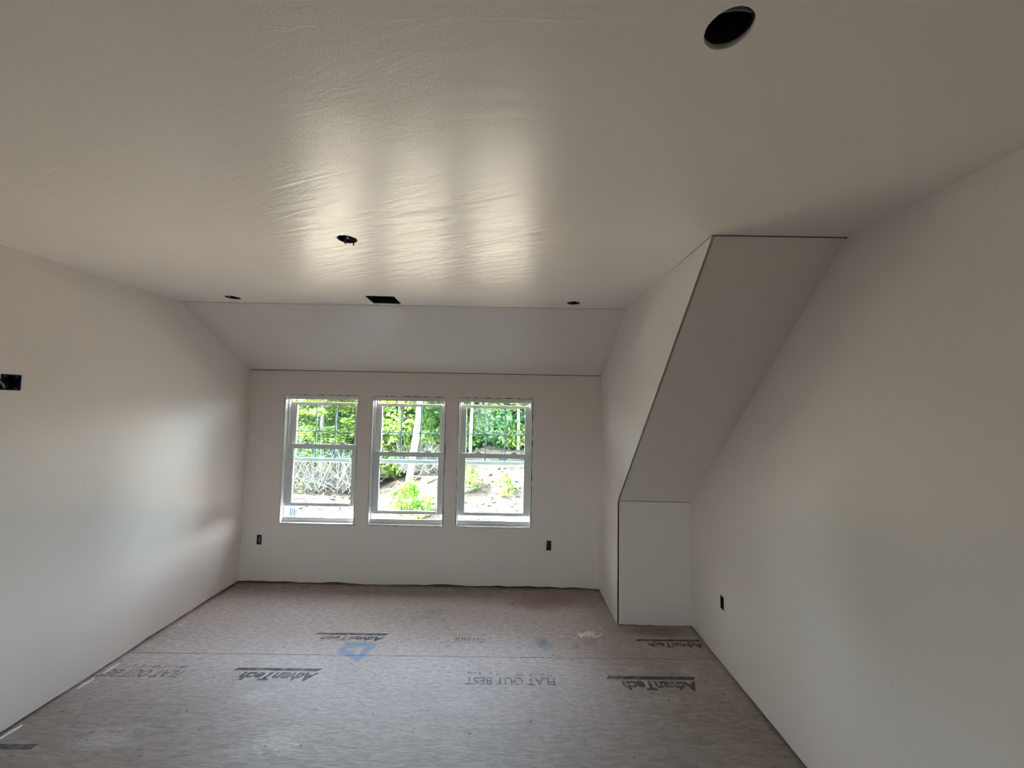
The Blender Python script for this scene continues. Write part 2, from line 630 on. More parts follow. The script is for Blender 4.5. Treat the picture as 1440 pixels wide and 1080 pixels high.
def logo(parent, x0, x1, xb0, xb1, yn, yf, yb, shear, m):
    lay_text('lettering', text_mesh('AdvanTech', yf - yn, x1 - x0, shear, .045), x1, yf, m, parent, ANG)
    bar(parent, xb0, xb1, yf + .006, yb, m, .02)
logo(pB1, -1.66, -1.185, -1.735, -1.205, 2.487, 2.562, 2.594, .35, M['ink'])
logo(pA1, -1.36, -.895, -1.42, -.905, 2.905, 2.960, 2.992, .35, M['ink'])
logo(pB2, .70, 1.16, .612, 1.16, 2.475, 2.556, 2.592, .0, M['ink'])
logo(pA2, 1.00, 1.395, .925, 1.385, 2.905, 2.965, 2.998, .0, M['ink'])
lay_text('lettering', text_mesh('FLAT OUT BEST', .068, .555, 0, .02), .288, 2.562, M['ink2'], pB1, ANG)
strokes(pB1, -.26, .275, 2.575, 2.600, M['ink2'], 3)
lay_text('lettering', text_mesh('FLAT OUT BEST', .068, .555, .3, .02), -2.02 + .0, 2.560, M['ink2'], pB0, ANG)
strokes(pB0, -2.46, -2.05, 2.575, 2.602, M['ink2'], 5)
bar(pB0, -2.60, -2.29, 1.975, 2.005, M['ink'])
strokes(pA2, -.43, -.14, 2.925, 2.975, M['ink2'], 8)
bar(pA2, -.45, -.12, 2.905, 2.909, M['ink2'])
bar(pA2, -.45, -.12, 3.002, 3.006, M['ink2'])

# ------------------------------------------------------------------ ceiling
cx = lambda x: x
CE0 = (XL - .03, YR)
ceil_outer = [(XL - .02, YR), (XR + .02, YR), (XR + .02, YT - .004), (XC - .004, YT - .004), (XC + .004, YC - .0), (XL - .02, YC - .0)]
# holes: far-right recessed lamp, fan box, two recessed lamps, duct
HOLES = dict(near=(.411, .735, .045), mid=(-.776, 1.757, .046), left=(-2.047, 2.800, .050), right=(.418, 2.791, .047))
VENT = [(-1.050, 2.692), (-.846, 2.697), (-.853, 2.897), (-1.058, 2.890)]
def flip(pts):   # ceiling sheet looks down: u = +x, v = -y
    return [(x, -y) for x, y in pts]
ch = [flip(circle(*HOLES['near'], 48, .012)), flip(circle(*HOLES['mid'], 40, .06)), flip(circle(*HOLES['left'], 40, .02)),
      flip(circle(*HOLES['right'], 40, .02)), flip(VENT)]
ceiling = struct(sheet('ceiling', flip(ceil_outer), ch, (0, 0, H), (1, 0, 0), (0, -1, 0), M['ceiling'], edge=M['paper']), 'flat primed ceiling')

# dormer slope (ceiling of the dormer, leaning down to the window wall)
dl = math.hypot(YB - YC, H - ZS)
vd = Vector((0, -(YB - YC), H - ZS)).normalized()
up_e = dl - .005
struct(sheet('ceiling_dormer', [(XL - .02, .0055), (XC + .02, .0055), (XC + .02, up_e), (XL - .02, up_e)], [], (0, YB, ZS), (1, 0, 0), tuple(vd), M['ceiling'], edge=M['paper']),
       'sloped dormer ceiling above the windows')
# main roof slope on the right
rl = math.hypot(YK - YT, H - ZK)
vr = Vector((0, -(YK - YT), H - ZK)).normalized()
struct(sheet('ceiling_roof_slope', [(XC + .0016, .003), (XR + .02, .003), (XR + .02, rl - .0045), (XC + .0016, rl - .0045)], [], (0, YK, ZK), (1, 0, 0), tuple(vr), M['wall'], edge=M['paper']),
       'steep roof slope above the knee wall')

# ------------------------------------------------------------------ walls
# window wall: local u = x, v = z, facing -y
G = 0.004
holes = []
for i, (wx, dz) in enumerate(WIN):
    r = random.Random(20 + i)
    a, b_, c, d = wx - .0015, wx + WW + .0015, WZ0 - .0015, WZ1 + .0015
    pts = []
    n = 26
    pts += [(a + (b_ - a) * k / n, c - r.choice((0, 0, .001, .003, .005))) for k in range(n)]
    pts += [(b_ + r.choice((.001, .002, .005, .009, .004)), c + (d - c) * k / n) for k in range(n)]
    pts += [(b_ - (b_ - a) * k / n, d + r.choice((0, .001, .002, .006))) for k in range(n)]
    pts += [(a - r.choice((.001, .001, .003, .004)), d - (d - c) * k / n) for k in range(n)]
    holes.append(pts)
OUT_L = (-2.3935, -2.3455, .350, .4415)
OUT_R = (.3305, .3785, .350, .4405)
def rect(x0, x1, z0, z1):
    return [(x0, z0), (x1, z0), (x1, z1), (x0, z1)]
holes += [rect(*OUT_L), rect(*OUT_R)]
wb_outer = ragged(XL - .01, XC + .01, .007, .022, .05, 0, 11) + [(XC + .01, ZS - .003), (XL - .01, ZS - .003)]
struct(sheet('wall_back', wb_outer, holes, (0, YB, 0), (1, 0, 0), (0, 0, 1), M['wall'], edge=M['paper']), 'primed window wall')

# left wall: faces +x ; u = +y (towards windows), v = z -> normal u x v = +x
BOXL = (1.930, 2.016, 1.724, 1.806)
lw = ragged(YR, YB + .012, .010, .024, .07, 0, 5) + [(YB + .012, ZS), (YC, H), (YR, H)]
struct(sheet('wall_left', lw, [rect(*BOXL)], (XL, 0, 0), (0, 1, 0), (0, 0, 1), M['wall'], edge=M['paper']), 'primed wall left of the windows')

# right wall: faces -x ; u = -y, v = z
OUT_RW = (2.690, 2.738, .362, .452)
rw = [(-a, b_) for a, b_ in ragged(YK + .012, YR, .005, .016, .07, 0, 6)] + [(-YR, H), (-YT, H), (-YK - .012, ZK)]
struct(sheet('wall_right', rw, [[(-OUT_RW[0], OUT_RW[2]), (-OUT_RW[1], OUT_RW[2]), (-OUT_RW[1], OUT_RW[3]), (-OUT_RW[0], OUT_RW[3])]], (XR, 0, 0), (0, -1, 0), (0, 0, 1), M['wall'], edge=M['paper']),
       'primed gable wall on the right')

# cheek wall of the dormer: faces -x ; u = -y
ck = [(-a, b_) for a, b_ in ragged(YB + .01, YK, .006, .016, .05, 0, 8)] + [(-YK, ZK), (-YT, H), (-YC, H), (-YB - .01, ZS)]
cheek = struct(sheet('wall_cheek', ck, [], (XC, 0, 0), (0, -1, 0), (0, 0, 1), M['wall'], edge=M['paper']), 'dormer cheek wall beside the roof slope')
for v in cheek.data.vertices:   # the corner by the window wall is a little out of plumb
    k = max(0, min(1, (v.co.y - YK) / (YB - YK)))
    v.co.x -= k * .014 * max(0, 1 - v.co.z / ZS)

# knee wall: faces -y
kw = ragged(XC + .002, XR + .01, .005, .022, .04, 0, 9) + [(XR + .01, ZK - .003), (XC + .002, ZK - .003)]
struct(sheet('wall_knee', kw, [], (0, YK, 0), (1, 0, 0), (0, 0, 1), M['wall'], edge=M['paper']), 'low knee wall under the roof slope')

# rear wall behind the camera: faces +y
struct(sheet('wall_rear', [(-XR - .01, .01), (-XL + .01, .01), (-XL + .01, H), (-XR - .01, H)], [rect(-RWX1, -RWX0, RWZ0, RWZ1)], (0, YR, 0), (-1, 0, 0), (0, 0, 1), M['wall'], edge=M['paper']), 'rear wall')

# outer shell (sheathing and roof deck, seen only through gaps and holes)
ZR = 3.0
def shell(name, *b):
    bm = bmesh.new()
    box(bm, *b)
    return struct(obj(name, bm, M['dark']))
shell('wall_left_sheathing', XL - .16, XL - .11, YR - .15, YB + .15, -.30, ZR)
shell('wall_right_sheathing', XR + .11, XR + .16, YR - .15, YB + .15, -.30, ZR)
struct(sheet('wall_rear_sheathing', [(-XR - .11, -.3), (-XL + .11, -.3), (-XL + .11, ZR), (-XR - .11, ZR)], [rect(-RWX1, -RWX0, RWZ0, RWZ1)], (0, YR - .10, 0), (-1, 0, 0), (0, 0, 1), M['dark'], t=.05))
shell('roof', XL - .45, XR + .45, YR - .4, YB + .32, ZR, ZR + .08)
wos = sheet('wall_back_sheathing', rect(XL - .11, XR + .11, -.30, ZR), [rect(wx, wx + WW, WZ0, WZ1) for wx, _ in WIN], (0, YB + .045, 0), (1, 0, 0), (0, 0, 1), M['dark'], t=.08)
struct(wos)

# framing lumber seen as the dark reddish line in the open drywall joints
def lumber(pts, r_=.02):
    bm = bmesh.new()
    tube(bm, pts, r_, 4)
    return obj('trim_%d' % (1 + sum(o.name.startswith('trim_') for o in bpy.data.objects)), bm, M['wood'])
for pts in ([(XL, YC + .02, H + .036), (XC - .02, YC + .02, H + .036)], [(XL, YB + .028, ZS + .035), (XC, YB + .028, ZS + .035)],
            [(XC + .03, YT + .02, H + .040), (XR, YT + .02, H + .040)], [(XC + .03, YK + .036, ZK + .012), (XR, YK + .036, ZK + .012)]):
    struct(lumber(pts))

# ------------------------------------------------------------------ windows
def frame_rect(bm, x0, x1, z0, z1, wl, wr, wb, wt, y0, y1, bev=.003):
    box(bm, x0, x0 + wl, y0, y1, z0, z1, bev)
    box(bm, x1 - wr, x1, y0, y1, z0, z1, bev)
    box(bm, x0 + wl, x1 - wr, y0, y1, z0, z0 + wb, bev)
    box(bm, x0 + wl, x1 - wr, y0, y1, z1 - wt, z1, bev)

def make_window(i, wx, dz):
    r = bpy.data.objects.new('window_%d' % (i + 1), None)
    C.objects.link(r)
    r.location = (wx, YB, WZ0)
    struct(r, ['leftmost white vinyl double-hung window, its lower sash raised highest', 'middle white vinyl double-hung window of the three', 'white vinyl double-hung window nearest the dormer cheek wall'][i])
    W_, Hh = WW, WZ1 - WZ0
    P = lambda bm, nm, m, par: obj(nm, bm, m, par)
    bm = bmesh.new()                                    # jamb extension, almost flush with the drywall
    frame_rect(bm, 0, W_, 0, Hh, .007, .007, .007, .007, .001, .05, .001)
    P(bm, 'jamb_extension', M['vinyl'], r)
    bm = bmesh.new()                                    # frame with sill, head and tracks
    frame_rect(bm, .007, W_ - .007, .007, Hh - .007, .008, .008, .02, .02, .05, .128, .002)
    box(bm, .015, W_ - .015, .05, .060, .027, .049, .002)         # sill stop
    box(bm, .015, W_ - .015, .05, .060, Hh - .040, Hh - .027, .002)
    for s in (0, 1):
        xa = .015 if s == 0 else W_ - .015 - .011
        box(bm, xa, xa + .011, .088, .096, .049, Hh - .027, .001)     # parting stop between the two tracks
        box(bm, xa, xa + .011, .1255, .128, .02, Hh - .02, .001)
    P(bm, 'window_frame', M['vinyl'], r)
    bm = bmesh.new()                                    # sloping outer sill
    vs = [(.007, .06, .027), (W_ - .007, .06, .027), (W_ - .007, .20, .004), (.007, .20, .004)]
    top = [bm.verts.new(v) for v in vs]
    bot = [bm.verts.new((v[0], v[1], v[2] - .02)) for v in vs]
    bm.faces.new(top)
    bm.faces.new(bot[::-1])
    for k in range(4):
        bm.faces.new((bot[k], bot[(k + 1) % 4], top[(k + 1) % 4], top[k]))
    P(bm, 'outer_sill', M['vinyl'], r)
    # lower sash (front track)
    zb = .638 - WZ0 + dz * .9
    zt = 1.232 - WZ0 + dz * .9
    bm = bmesh.new()
    x0, x1 = .0155, W_ - .0155
    frame_rect(bm, x0, x1, zb, zt, .052, .052, .030, .044, .062, .087)
    frame_rect(bm, x0 + .046, x1 - .046, zb + .026, zt - .040, .008, .008, .006, .006, .068, .082, .001)
    lo = P(bm, 'lower_sash', M['vinyl'], r)
    bm = bmesh.new()
    box(bm, x0 + .05, x1 - .05, .074, .077, zb + .028, zt - .042)
    P(bm, 'glass_pane', M['glass'], lo)
    for fx in (.27, .76):
        bm = bmesh.new()
        box(bm, W_ * fx - .028, W_ * fx + .028, .066, .085, zt, zt + .010, .003)
        box(bm, W_ * fx - .012, W_ * fx + .018, .070, .083, zt + .010, zt + .016, .002)
        P(bm, 'sash_lock', M['vinyl'], lo)
    # upper sash (rear track)
    ub, ut = 1.116 - WZ0, 1.700 - WZ0
    bm = bmesh.new()
    frame_rect(bm, x0 + .003, x1 - .003, ub, ut, .048, .048, .036, .031, .098, .124)
    us = P(bm, 'upper_sash', M['vinyl'], r)
    gx0, gx1, gz0, gz1 = x0 + .050, x1 - .050, ub + .035, ut - .030
    bm = bmesh.new()
    box(bm, gx0, gx1, .105, .108, gz0, gz1)
    P(bm, 'glass_pane', M['glass'], us)
    for k in (1, 2):
        xx = gx0 + (gx1 - gx0) * k / 3
        bm = bmesh.new()
        box(bm, xx - .0065, xx + .0065, .110, .117, gz0, gz1, .001)
        P(bm, 'muntin', M['grille'], us)
    bm = bmesh.new()
    zz = (gz0 + gz1) / 2 + .002
    box(bm, gx0, gx1, .1105, .1165, zz - .006, zz + .006, .001)
    P(bm, 'muntin', M['grille'], us)
    if i == 0:                                          # maker's sticker left on the frame under the raised sash
        bm = bmesh.new()
        box(bm, .020, .105, .118, .120, .022, .135)
        st = P(bm, 'sticker', M['label_paper'], r)
        st['label'] = 'white sticker with blue print'
        bm = bmesh.new()
        for k in range(6):
            box(bm, .036 + .011 * k, .036 + .011 * k + (.006 if k % 3 else .0085), .1174, .1180, .040, .120 - .012 * (k % 2))
        P(bm, 'sticker_print', M['label_ink'], st)
    return r
for i, (wx, dz) in enumerate(WIN):
    make_window(i, wx, dz)

# plain unseen window, added as a source of fill light
r4 = bpy.data.objects.new('window_4', None)
C.objects.link(r4)
r4.location = (RWX0, YR, RWZ0)
struct(r4, 'window added in the rear wall behind the camera for fill light')
bm = bmesh.new()
frame_rect(bm, 0, RWX1 - RWX0, 0, RWZ1 - RWZ0, .05, .05, .05, .05, -.15, 0)
box(bm, (RWX1 - RWX0) / 2 - .03, (RWX1 - RWX0) / 2 + .03, -.12, -.03, .05, RWZ1 - RWZ0 - .05)
obj('window_frame', bm, M['vinyl'], r4)
for k in (0, 1):
    bm = bmesh.new()
    hw = (RWX1 - RWX0) / 2
    box(bm, (.05, hw + .03)[k], (hw - .03, RWX1 - RWX0 - .05)[k], -.10, -.096, .05, RWZ1 - RWZ0 - .05)
    obj('glass_pane', bm, M['glass'], r4)

# ------------------------------------------------------------------ electrical boxes, holes, duct
def open_box(bm, x0, x1, y0, y1, z0, z1, t, axis, sign):
    """box of wall thickness t, open on one side (axis 'x'/'y'/'z', sign = which side is open)"""
    lo, hi = [x0, y0, z0], [x1, y1, z1]
    a = 'xyz'.index(axis)
    for ax in range(3):
        for sd in (0, 1):
            if ax == a and (sd == 1) == (sign > 0):
                continue
            l, h = lo[:], hi[:]
            if sd == 0:
                h[ax] = lo[ax] + t
            else:
                l[ax] = hi[ax] - t
            if ax > 0:
                for k in range(ax):
                    if not (k == a):
                        l[k] += t * .98
                        h[k] -= t * .98
            box(bm, l[0], h[0], l[1], h[1], l[2], h[2])

def curve_pts(a, b_, c, n=9):
    a, b_, c = Vector(a), Vector(b_), Vector(c)
    return [a * (1 - t) ** 2 + b_ * 2 * t * (1 - t) + c * t * t for t in [k / (n - 1) for k in range(n)]]

def add_wire(par, pts, m, r=.0022, nm='wire'):
    bm = bmesh.new()
    tube(bm, pts, r, 7)
    return obj(nm, bm, m, par, True)

# outlet boxes in the window wall
def wall_outlet(rc, label, light, seed):
    x0, x1, z0, z1 = rc
    t = thing('outlet_box', label, 'outlet box', ((x0 + x1) / 2, YB, z0))
    w_, h_ = (x1 - x0) / 2, z1 - z0
    bm = bmesh.new()
    open_box(bm, -w_ + .002, w_ - .002, .001, .036, .002, h_ - .002, .0022, 'y', -1)
    obj('box_body', bm, M['grey_box'] if light else M['black'], t)
    for zz in (.010, h_ - .010):
        bm = bmesh.new()
        box(bm, -.007, .007, .002, .012, zz - .005, zz + .005, .001)
        obj('screw_boss', bm, M['grey_box'] if light else M['black'], t)
    r = random.Random(seed)
    ms = (M['wire_white'], M['wire_black'], M['copper']) if not light else (M['wire_white'], M['steel'], M['wire_white'])
    for k, m in enumerate(ms):
        sx = -.012 + .012 * k
        add_wire(t, curve_pts((sx, .028, h_ - .012), (sx + r.uniform(-.02, .02), .002, h_ * .55), (sx + r.uniform(-.010, .010), .012 + .006 * k, .010)), m, .003 if light else .0026)
    return t
wall_outlet(OUT_L, 'empty outlet box in the window wall left of the windows, pale wires inside', True, 2)
wall_outlet(OUT_R, 'empty black outlet box in the window wall right of the windows', False, 4)

# outlet box in the right wall
y0, y1, z0, z1 = OUT_RW
t = thing('outlet_box', 'empty outlet box low in the gable wall past the knee wall', 'outlet box', (XR, (y0 + y1) / 2, z0))
hy, h_ = (y1 - y0) / 2, z1 - z0
bm = bmesh.new()
open_box(bm, .001, .060, -hy + .002, hy - .002, .002, h_ - .002, .0022, 'x', -1)
obj('box_body', bm, M['black'], t)
for zz in (.010, h_ - .010):
    bm = bmesh.new()
    box(bm, .002, .012, -.007, .007, zz - .005, zz + .005, .001)
    obj('screw_boss', bm, M['black'], t)
for k, m in enumerate((M['wire_white'], M['copper'], M['wire_black'])):
    add_wire(t, curve_pts((.05, -.012 + .012 * k, h_ - .012), (.004, -.006 + .004 * k, h_ * .5), (.02, -.014 + .012 * k, .010)), m, .0028)

# two-gang box in the left wall
y0, y1, z0, z1 = BOXL
t = thing('switch_box', 'open blue two-gang box in the left wall with cables folded inside', 'switch box', (XL, (y0 + y1) / 2, z0))
hy, h_ = (y1 - y0) / 2, z1 - z0
bm = bmesh.new()
open_box(bm, -.070, -.001, -hy + .0015, hy - .0015, .0015, h_ - .0015, .0025, 'x', 1)
obj('box_body', bm, M['blue_box'], t)
for yy in (-.023, .023):
    for zz in (.009, h_ - .009):
        bm = bmesh.new()
        box(bm, -.012, -.002, yy - .007, yy + .007, zz - .005, zz + .005, .001)
        obj('screw_boss', bm, M['blue_box'], t)
for k, (ya, m) in enumerate(((-.022, M['wire_white']), (-.012, M['copper']), (.006, M['wire_black']), (.02, M['wire_black']), (.012, M['wire_white']))):
    add_wire(t, curve_pts((-.06, ya, h_ - .02), (-.012 - .006 * k, ya - .004, .040), (-.02 - .006 * k, ya + .014, .010)), m, .0026)

# round fan box in the ceiling
cx_, cy_, cr_ = HOLES['mid']
t = thing('ceiling_box', 'round black electrical box in the ceiling with two screws, unpainted rim', 'ceiling box', (cx_, cy_, H))
def cup(bm, r, z0, z1, th, seg=32, closed=True):
    ring = lambda rr, z: [bm.verts.new((rr * math.cos(2 * math.pi * k / seg), rr * math.sin(2 * math.pi * k / seg), z)) for k in range(seg)]
    A, B, Cc, Dd = ring(r, z0), ring(r, z1), ring(r - th, z1 - th), ring(r - th, z0)
    for P_, Q_ in ((A, B), (Cc, Dd), (Dd, A)):
        for k in range(seg):
            bm.faces.new((P_[k], P_[(k + 1) % seg], Q_[(k + 1) % seg], Q_[k]))
    if closed:
        bm.faces.new(B)
        bm.faces.new(Cc[::-1])
    else:
        for k in range(seg):
            bm.faces.new((B[k], B[(k + 1) % seg], Cc[(k + 1) % seg], Cc[k]))
bm = bmesh.new()
cup(bm, cr_ * .93, .0005, .050, .002)
obj('box_body', bm, M['black'], t)
for k, a in enumerate((2.2, 5.2)):
    bm = bmesh.new()
    q = Vector((math.cos(a), math.sin(a), 0)) * .034
    tube(bm, [q + Vector((0, 0, .014)), q + Vector((0, 0, -.006))], .004, 8)
    bmesh.ops.create_uvsphere(bm, u_segments=8, v_segments=5, radius=.0065, matrix=Matrix.Translation(q + Vector((0, 0, -.004))))
    obj('screw', bm, M['steel'], t)
add_wire(t, curve_pts((-.02, 0, .045), (.0, .01, .0), (.03, .03, .012)), M['wire_black'], .0035)
add_wire(t, curve_pts((.02, .0, .045), (.02, .03, -.012), (.012, .043, -.010)), M['wire_black'], .003)

# recessed lamp housings / cut-outs
def can(key, label, depth, body, extras):
    x, y, r_ = HOLES[key]
    t = thing('recessed_light_housing', label, 'light housing', (x, y, H))
    bm = bmesh.new()
    cup(bm, r_ * .965, .0135 if key == 'near' else .002, depth, .0015)
    obj('housing', bm, body, t, False)
    for e in extras:
        e(t)
    return t
def cable(t):
    add_wire(t, curve_pts((-.040, -.004, .024), (-.005, -.034, .015), (.038, -.014, .024)), M['cable_grey'], .0036, 'cable')
def lamp_spring(t):
    for sx in (-1, 1):
        bm = bmesh.new()
        box(bm, sx * .028 - .004, sx * .028 + .004, -.006, .006, .004, .040, .001)
        obj('spring_clip', bm, M['steel'], t)
    bm = bmesh.new()
    tube(bm, [(0, .0, .06), (0, 0, .020)], .013, 12)
    obj('lamp_socket', bm, M['grey_box'], t)
can('near', 'large dark lamp cut-out in the ceiling nearest the camera, cable across it', .09, M['black'], [cable])
can('left', 'small recessed lamp housing in the ceiling by the left wall', .07, M['duct'], [lamp_spring])
can('right', 'small recessed lamp housing in the ceiling by the dormer cheek wall', .07, M['duct'], [lamp_spring])

# duct boot
t = thing('duct_boot', 'square dark duct opening in the ceiling above the windows', 'duct', (-.952, 2.794, H))
bm = bmesh.new()
ins = [(x - -.952, y - 2.794) for x, y in VENT]
A = [bm.verts.new((x * .985, y * .985, .0)) for x, y in ins]
B = [bm.verts.new((x * .985, y * .985, .14)) for x, y in ins]
for k in range(4):
    bm.faces.new((A[k], A[(k + 1) % 4], B[(k + 1) % 4], B[k]))
bm.faces.new(B)
obj('boot_body', bm, M['duct'], t)
bm = bmesh.new()
box(bm, -.055, .015, .0865, .0895, .003, .010)
obj('boot_tab', bm, M['grey_box'], t)

# ------------------------------------------------------------------ small debris on the floor
rs = random.Random(3)
bm = bmesh.new()
for k in range(110):
    a, rr = rs.uniform(0, 6.28), abs(rs.gauss(0, .5))
    x, y = .085 * rr * math.cos(a) * 1.25 + .018 * math.sin(a), .055 * rr * math.sin(a)
    s = rs.uniform(.004, .010)
    bmesh.ops.create_icosphere(bm, subdivisions=1, radius=1, matrix=Matrix.Translation((x, y, s * .3)) @ Matrix.Rotation(rs.uniform(0, 3), 4, 'Z') @ Matrix.Diagonal((s * rs.uniform(1, 2.2), s, s * .55, 1)))
sp = obj('compound_splat', bm, M['compound'])
sp.location = (.590, 3.045, .0005)
sp['kind'] = 'stuff'
tag(sp, 'crusty splat of dried joint compound on the floor in front of the dormer cheek wall', 'splat')

def scrap(x, y, ln, wd, ang, label, group=None):
    bm = bmesh.new()
    n = 6
    top, bot = [], []
    for k in range(n + 1):
        u = -ln / 2 + ln * k / n
        e = wd * (.5 + .5 * math.sin(math.pi * (k + .6) / (n + 1.2))) * rs.uniform(.6, 1)
        z = .003 + .004 * rs.random()
        top.append((bm.verts.new((u, e / 2, z + .003)), bm.verts.new((u, -e / 2, z + .003))))
        bot.append((bm.verts.new((u, e / 2, .0)), bm.verts.new((u, -e / 2, .0))))
    for k in range(n):
        bm.faces.new((top[k][0], top[k][1], top[k + 1][1], top[k + 1][0]))
        bm.faces.new((bot[k][0], bot[k + 1][0], bot[k + 1][1], bot[k][1]))
        bm.faces.new((top[k][0], top[k + 1][0], bot[k + 1][0], bot[k][0]))
        bm.faces.new((top[k][1], bot[k][1], bot[k + 1][1], top[k + 1][1]))
    bm.faces.new((top[0][0], bot[0][0], bot[0][1], top[0][1]))
    bm.faces.new((top[n][0], top[n][1], bot[n][1], bot[n][0]))
    o = obj('drywall_scrap', bm, M['compound'])
    o.location = (x, y, .0005)
    o.rotation_euler = (0, 0, ang)
    tag(o, label, 'scrap', group)
    return o
GS = 'drywall scraps along the left wall'
SL = ['thin white paper sliver by the left wall, farthest one, nearest the window wall', 'short white paper crumb by the left wall, second from the window wall', 'white paper sliver by the left wall beside the faded print, third from the window wall',
      'white paper sliver by the left wall, fourth from the window wall', 'long white paper sliver by the left wall, nearest the camera']
for k, (x, y, ln, wd, a) in enumerate(((-2.47, 3.06, .07, .012, 1.4), (-2.47, 2.79, .045, .02, 1.0), (-2.49, 2.555, .10, .014, 1.5), (-2.505, 2.42, .09, .012, 1.55), (-2.505, 2.06, .11, .014, 1.5))):
    scrap(x, y, ln, wd, a, SL[k], GS)

# ------------------------------------------------------------------ outside: ground, trees, brush
def smooth(a, b_, v):
    k = min(1, max(0, (v - a) / (b_ - a)))
    return k * k * (3 - 2 * k)
def ground_z(x, y):
    z = -2.95 + 2.15 * smooth(-8.5, -1.5, x - .05 * (y - 16)) * smooth(15.8, 24, y)
    z += 2.6 * smooth(26, 60, y)
    z += (.10 * math.sin(x * 1.3 + y * .7) + .06 * math.sin(x * 2.9 - y * 1.9)) * smooth(14, 19, y)
    return z
def ground_mat():
    m, nt, b = mat('dry_dirt')
    n = N(nt)
    p = n.pos()
    a = n.noise(p, .5, 5, .6)
    f = n.noise(p, 6., 5, .7)
    c = n.ramp(n.m('ADD', n.m('MULTIPLY', a, .5), n.m('MULTIPLY', f, .5)), [(.38, (.012, .008, .005)), (.48, (.038, .027, .016)), (.68, (.064, .047, .031))])
    g = n.step(n.noise(p, 1.3, 5, .65), .58, .70)
    c = n.mix(n.m('MULTIPLY', g, .35), c, (.26, .28, .09))
    n.put(b.inputs['Base Color'], c)
    b.inputs['Roughness'].default_value = .95
    n.put(b.inputs['Normal'], n.bump(f, .8, .08))
    return m
M['ground'] = ground_mat()
xs = np.linspace(-45, 40, 120)
ys = np.concatenate([np.linspace(-40, YB, 14), np.linspace(YB + .3, 30, 80), np.linspace(31.5, 70, 24)])
vv = [(x, y, ground_z(x, y)) for y in ys for x in xs]
nx = len(xs)
ff = [(j * nx + i, j * nx + i + 1, (j + 1) * nx + i + 1, (j + 1) * nx + i) for j in range(len(ys) - 1) for i in range(nx - 1)]
me = bpy.data.meshes.new('ground')
me.from_pydata(vv, [], ff)
me.polygons.foreach_set('use_smooth', [True] * len(me.polygons))
struct(link('ground', me, M['ground']), 'sunlit bare dirt slope outside the windows')
# pale drive edge below the right window, spread unseen to bounce light indoors
M['gravel'] = simple('pale_gravel', (.38, .282, .205), .9, var=.25, scale=9)
bm = bmesh.new()
q = [(-44, 4.2), (9, 4.2), (9, 16.3), (.9, 16.2), (-.55, 16.35), (-1.0, 15.6), (-2.6, 15.1), (-4.2, 16.0), (-6.5, 16.9), (-14, 17.0), (-24, 20), (-44, 30)]
tp = [bm.verts.new((x, y, -2.86)) for x, y in q]
bt = [bm.verts.new((x, y, -3.2)) for x, y in q]
bm.faces.new(tp)
bm.faces.new(bt[::-1])
for k in range(len(q)):
    bm.faces.new((bt[k], bt[(k + 1) % len(q)], tp[(k + 1) % len(q)], tp[k]))
struct(obj('driveway', bm, M['gravel']), 'pale gravel drive below the windows')

def leaf_mat(name, c0, c1, c2):
    m, nt, b = mat(name)
    n = N(nt)
    p = n.pos()
    a = n.noise(p, .9, 3, .6)
    f = n.noise(p, 7.0, 2)
    col = n.ramp(n.m('ADD', n.m('MULTIPLY', a, .6), n.m('MULTIPLY', f, .4)), [(.32, c0), (.5, c1), (.66, c2)])
    n.put(b.inputs['Base Color'], col)
    b.inputs['Roughness'].default_value = .6
    # leaves let some light through
    tl = n.new('ShaderNodeBsdfTranslucent')
    nt.links.new(col, tl.inputs[0])
    mx = n.new('ShaderNodeMixShader')
    mx.inputs[0].default_value = .35
    out = [x for x in nt.nodes if x.type == 'OUTPUT_MATERIAL'][0]
    nt.links.new(b.outputs[0], mx.inputs[1])
    nt.links.new(tl.outputs[0], mx.inputs[2])
    nt.links.new(mx.outputs[0], out.inputs[0])
    return m
M['leaf_yellow'] = leaf_mat('yellow_green_leaves', (.035, .085, .016), (.13, .21, .035), (.28, .33, .06))
M['leaf_green'] = leaf_mat('green_leaves', (.012, .05, .022), (.06, .155, .05), (.14, .28, .07))
M['leaf_spruce'] = leaf_mat('spruce_needles', (.015, .045, .025), (.07, .13, .045), (.17, .23, .07))
M['leaf_bright'] = leaf_mat('bright_leaves', (.03, .10, .01), (.09, .24, .02), (.19, .34, .05))
M['bark_pale'] = simple('pale_bark', (.33, .29, .25), .9, var=.2, scale=8)
M['bark_grey'] = simple('grey_bark', (.16, .14, .12), .9, var=.3, scale=8)
M['dead'] = simple('dead_wood', (.10, .09, .078), .9, var=.5, scale=5)

def leaf_cloud(name, centres, per, leaf, seed, flat=1.0):
    """thousands of little folded leaves around clump centres (x, y, z, radius)"""
    g = np.random.default_rng(seed)
    V, F = [], []
    base = 0
    for (x, y, z, r) in centres:
        d = g.normal(size=(per, 3))
        d /= np.linalg.norm(d, axis=1, keepdims=True)
        d *= (r * g.uniform(.25, 1, (per, 1)) ** .5)
        d[:, 2] *= flat
        c = d + np.array([x, y, z])
        a = g.normal(size=(per, 3))
        a /= np.linalg.norm(a, axis=1, keepdims=True)
        b_ = np.cross(a, g.normal(size=(per, 3)))
        b_ /= np.linalg.norm(b_, axis=1, keepdims=True)
        if flat < .5:
            a[:, 2] *= .35
            b_[:, 2] *= .35
        s = leaf * g.uniform(.6, 1.3, (per, 1))
        q = np.stack([c - a * s, c + b_ * s * .5, c + a * s, c - b_ * s * .5], 1).reshape(-1, 3)
        V.append(q)
        F.append(base + np.arange(per * 4).reshape(-1, 4))
        base += per * 4
    V, F = np.concatenate(V), np.concatenate(F)
    me = bpy.data.meshes.new(name)
    me.from_pydata(V.tolist(), [], F.tolist())
    return me

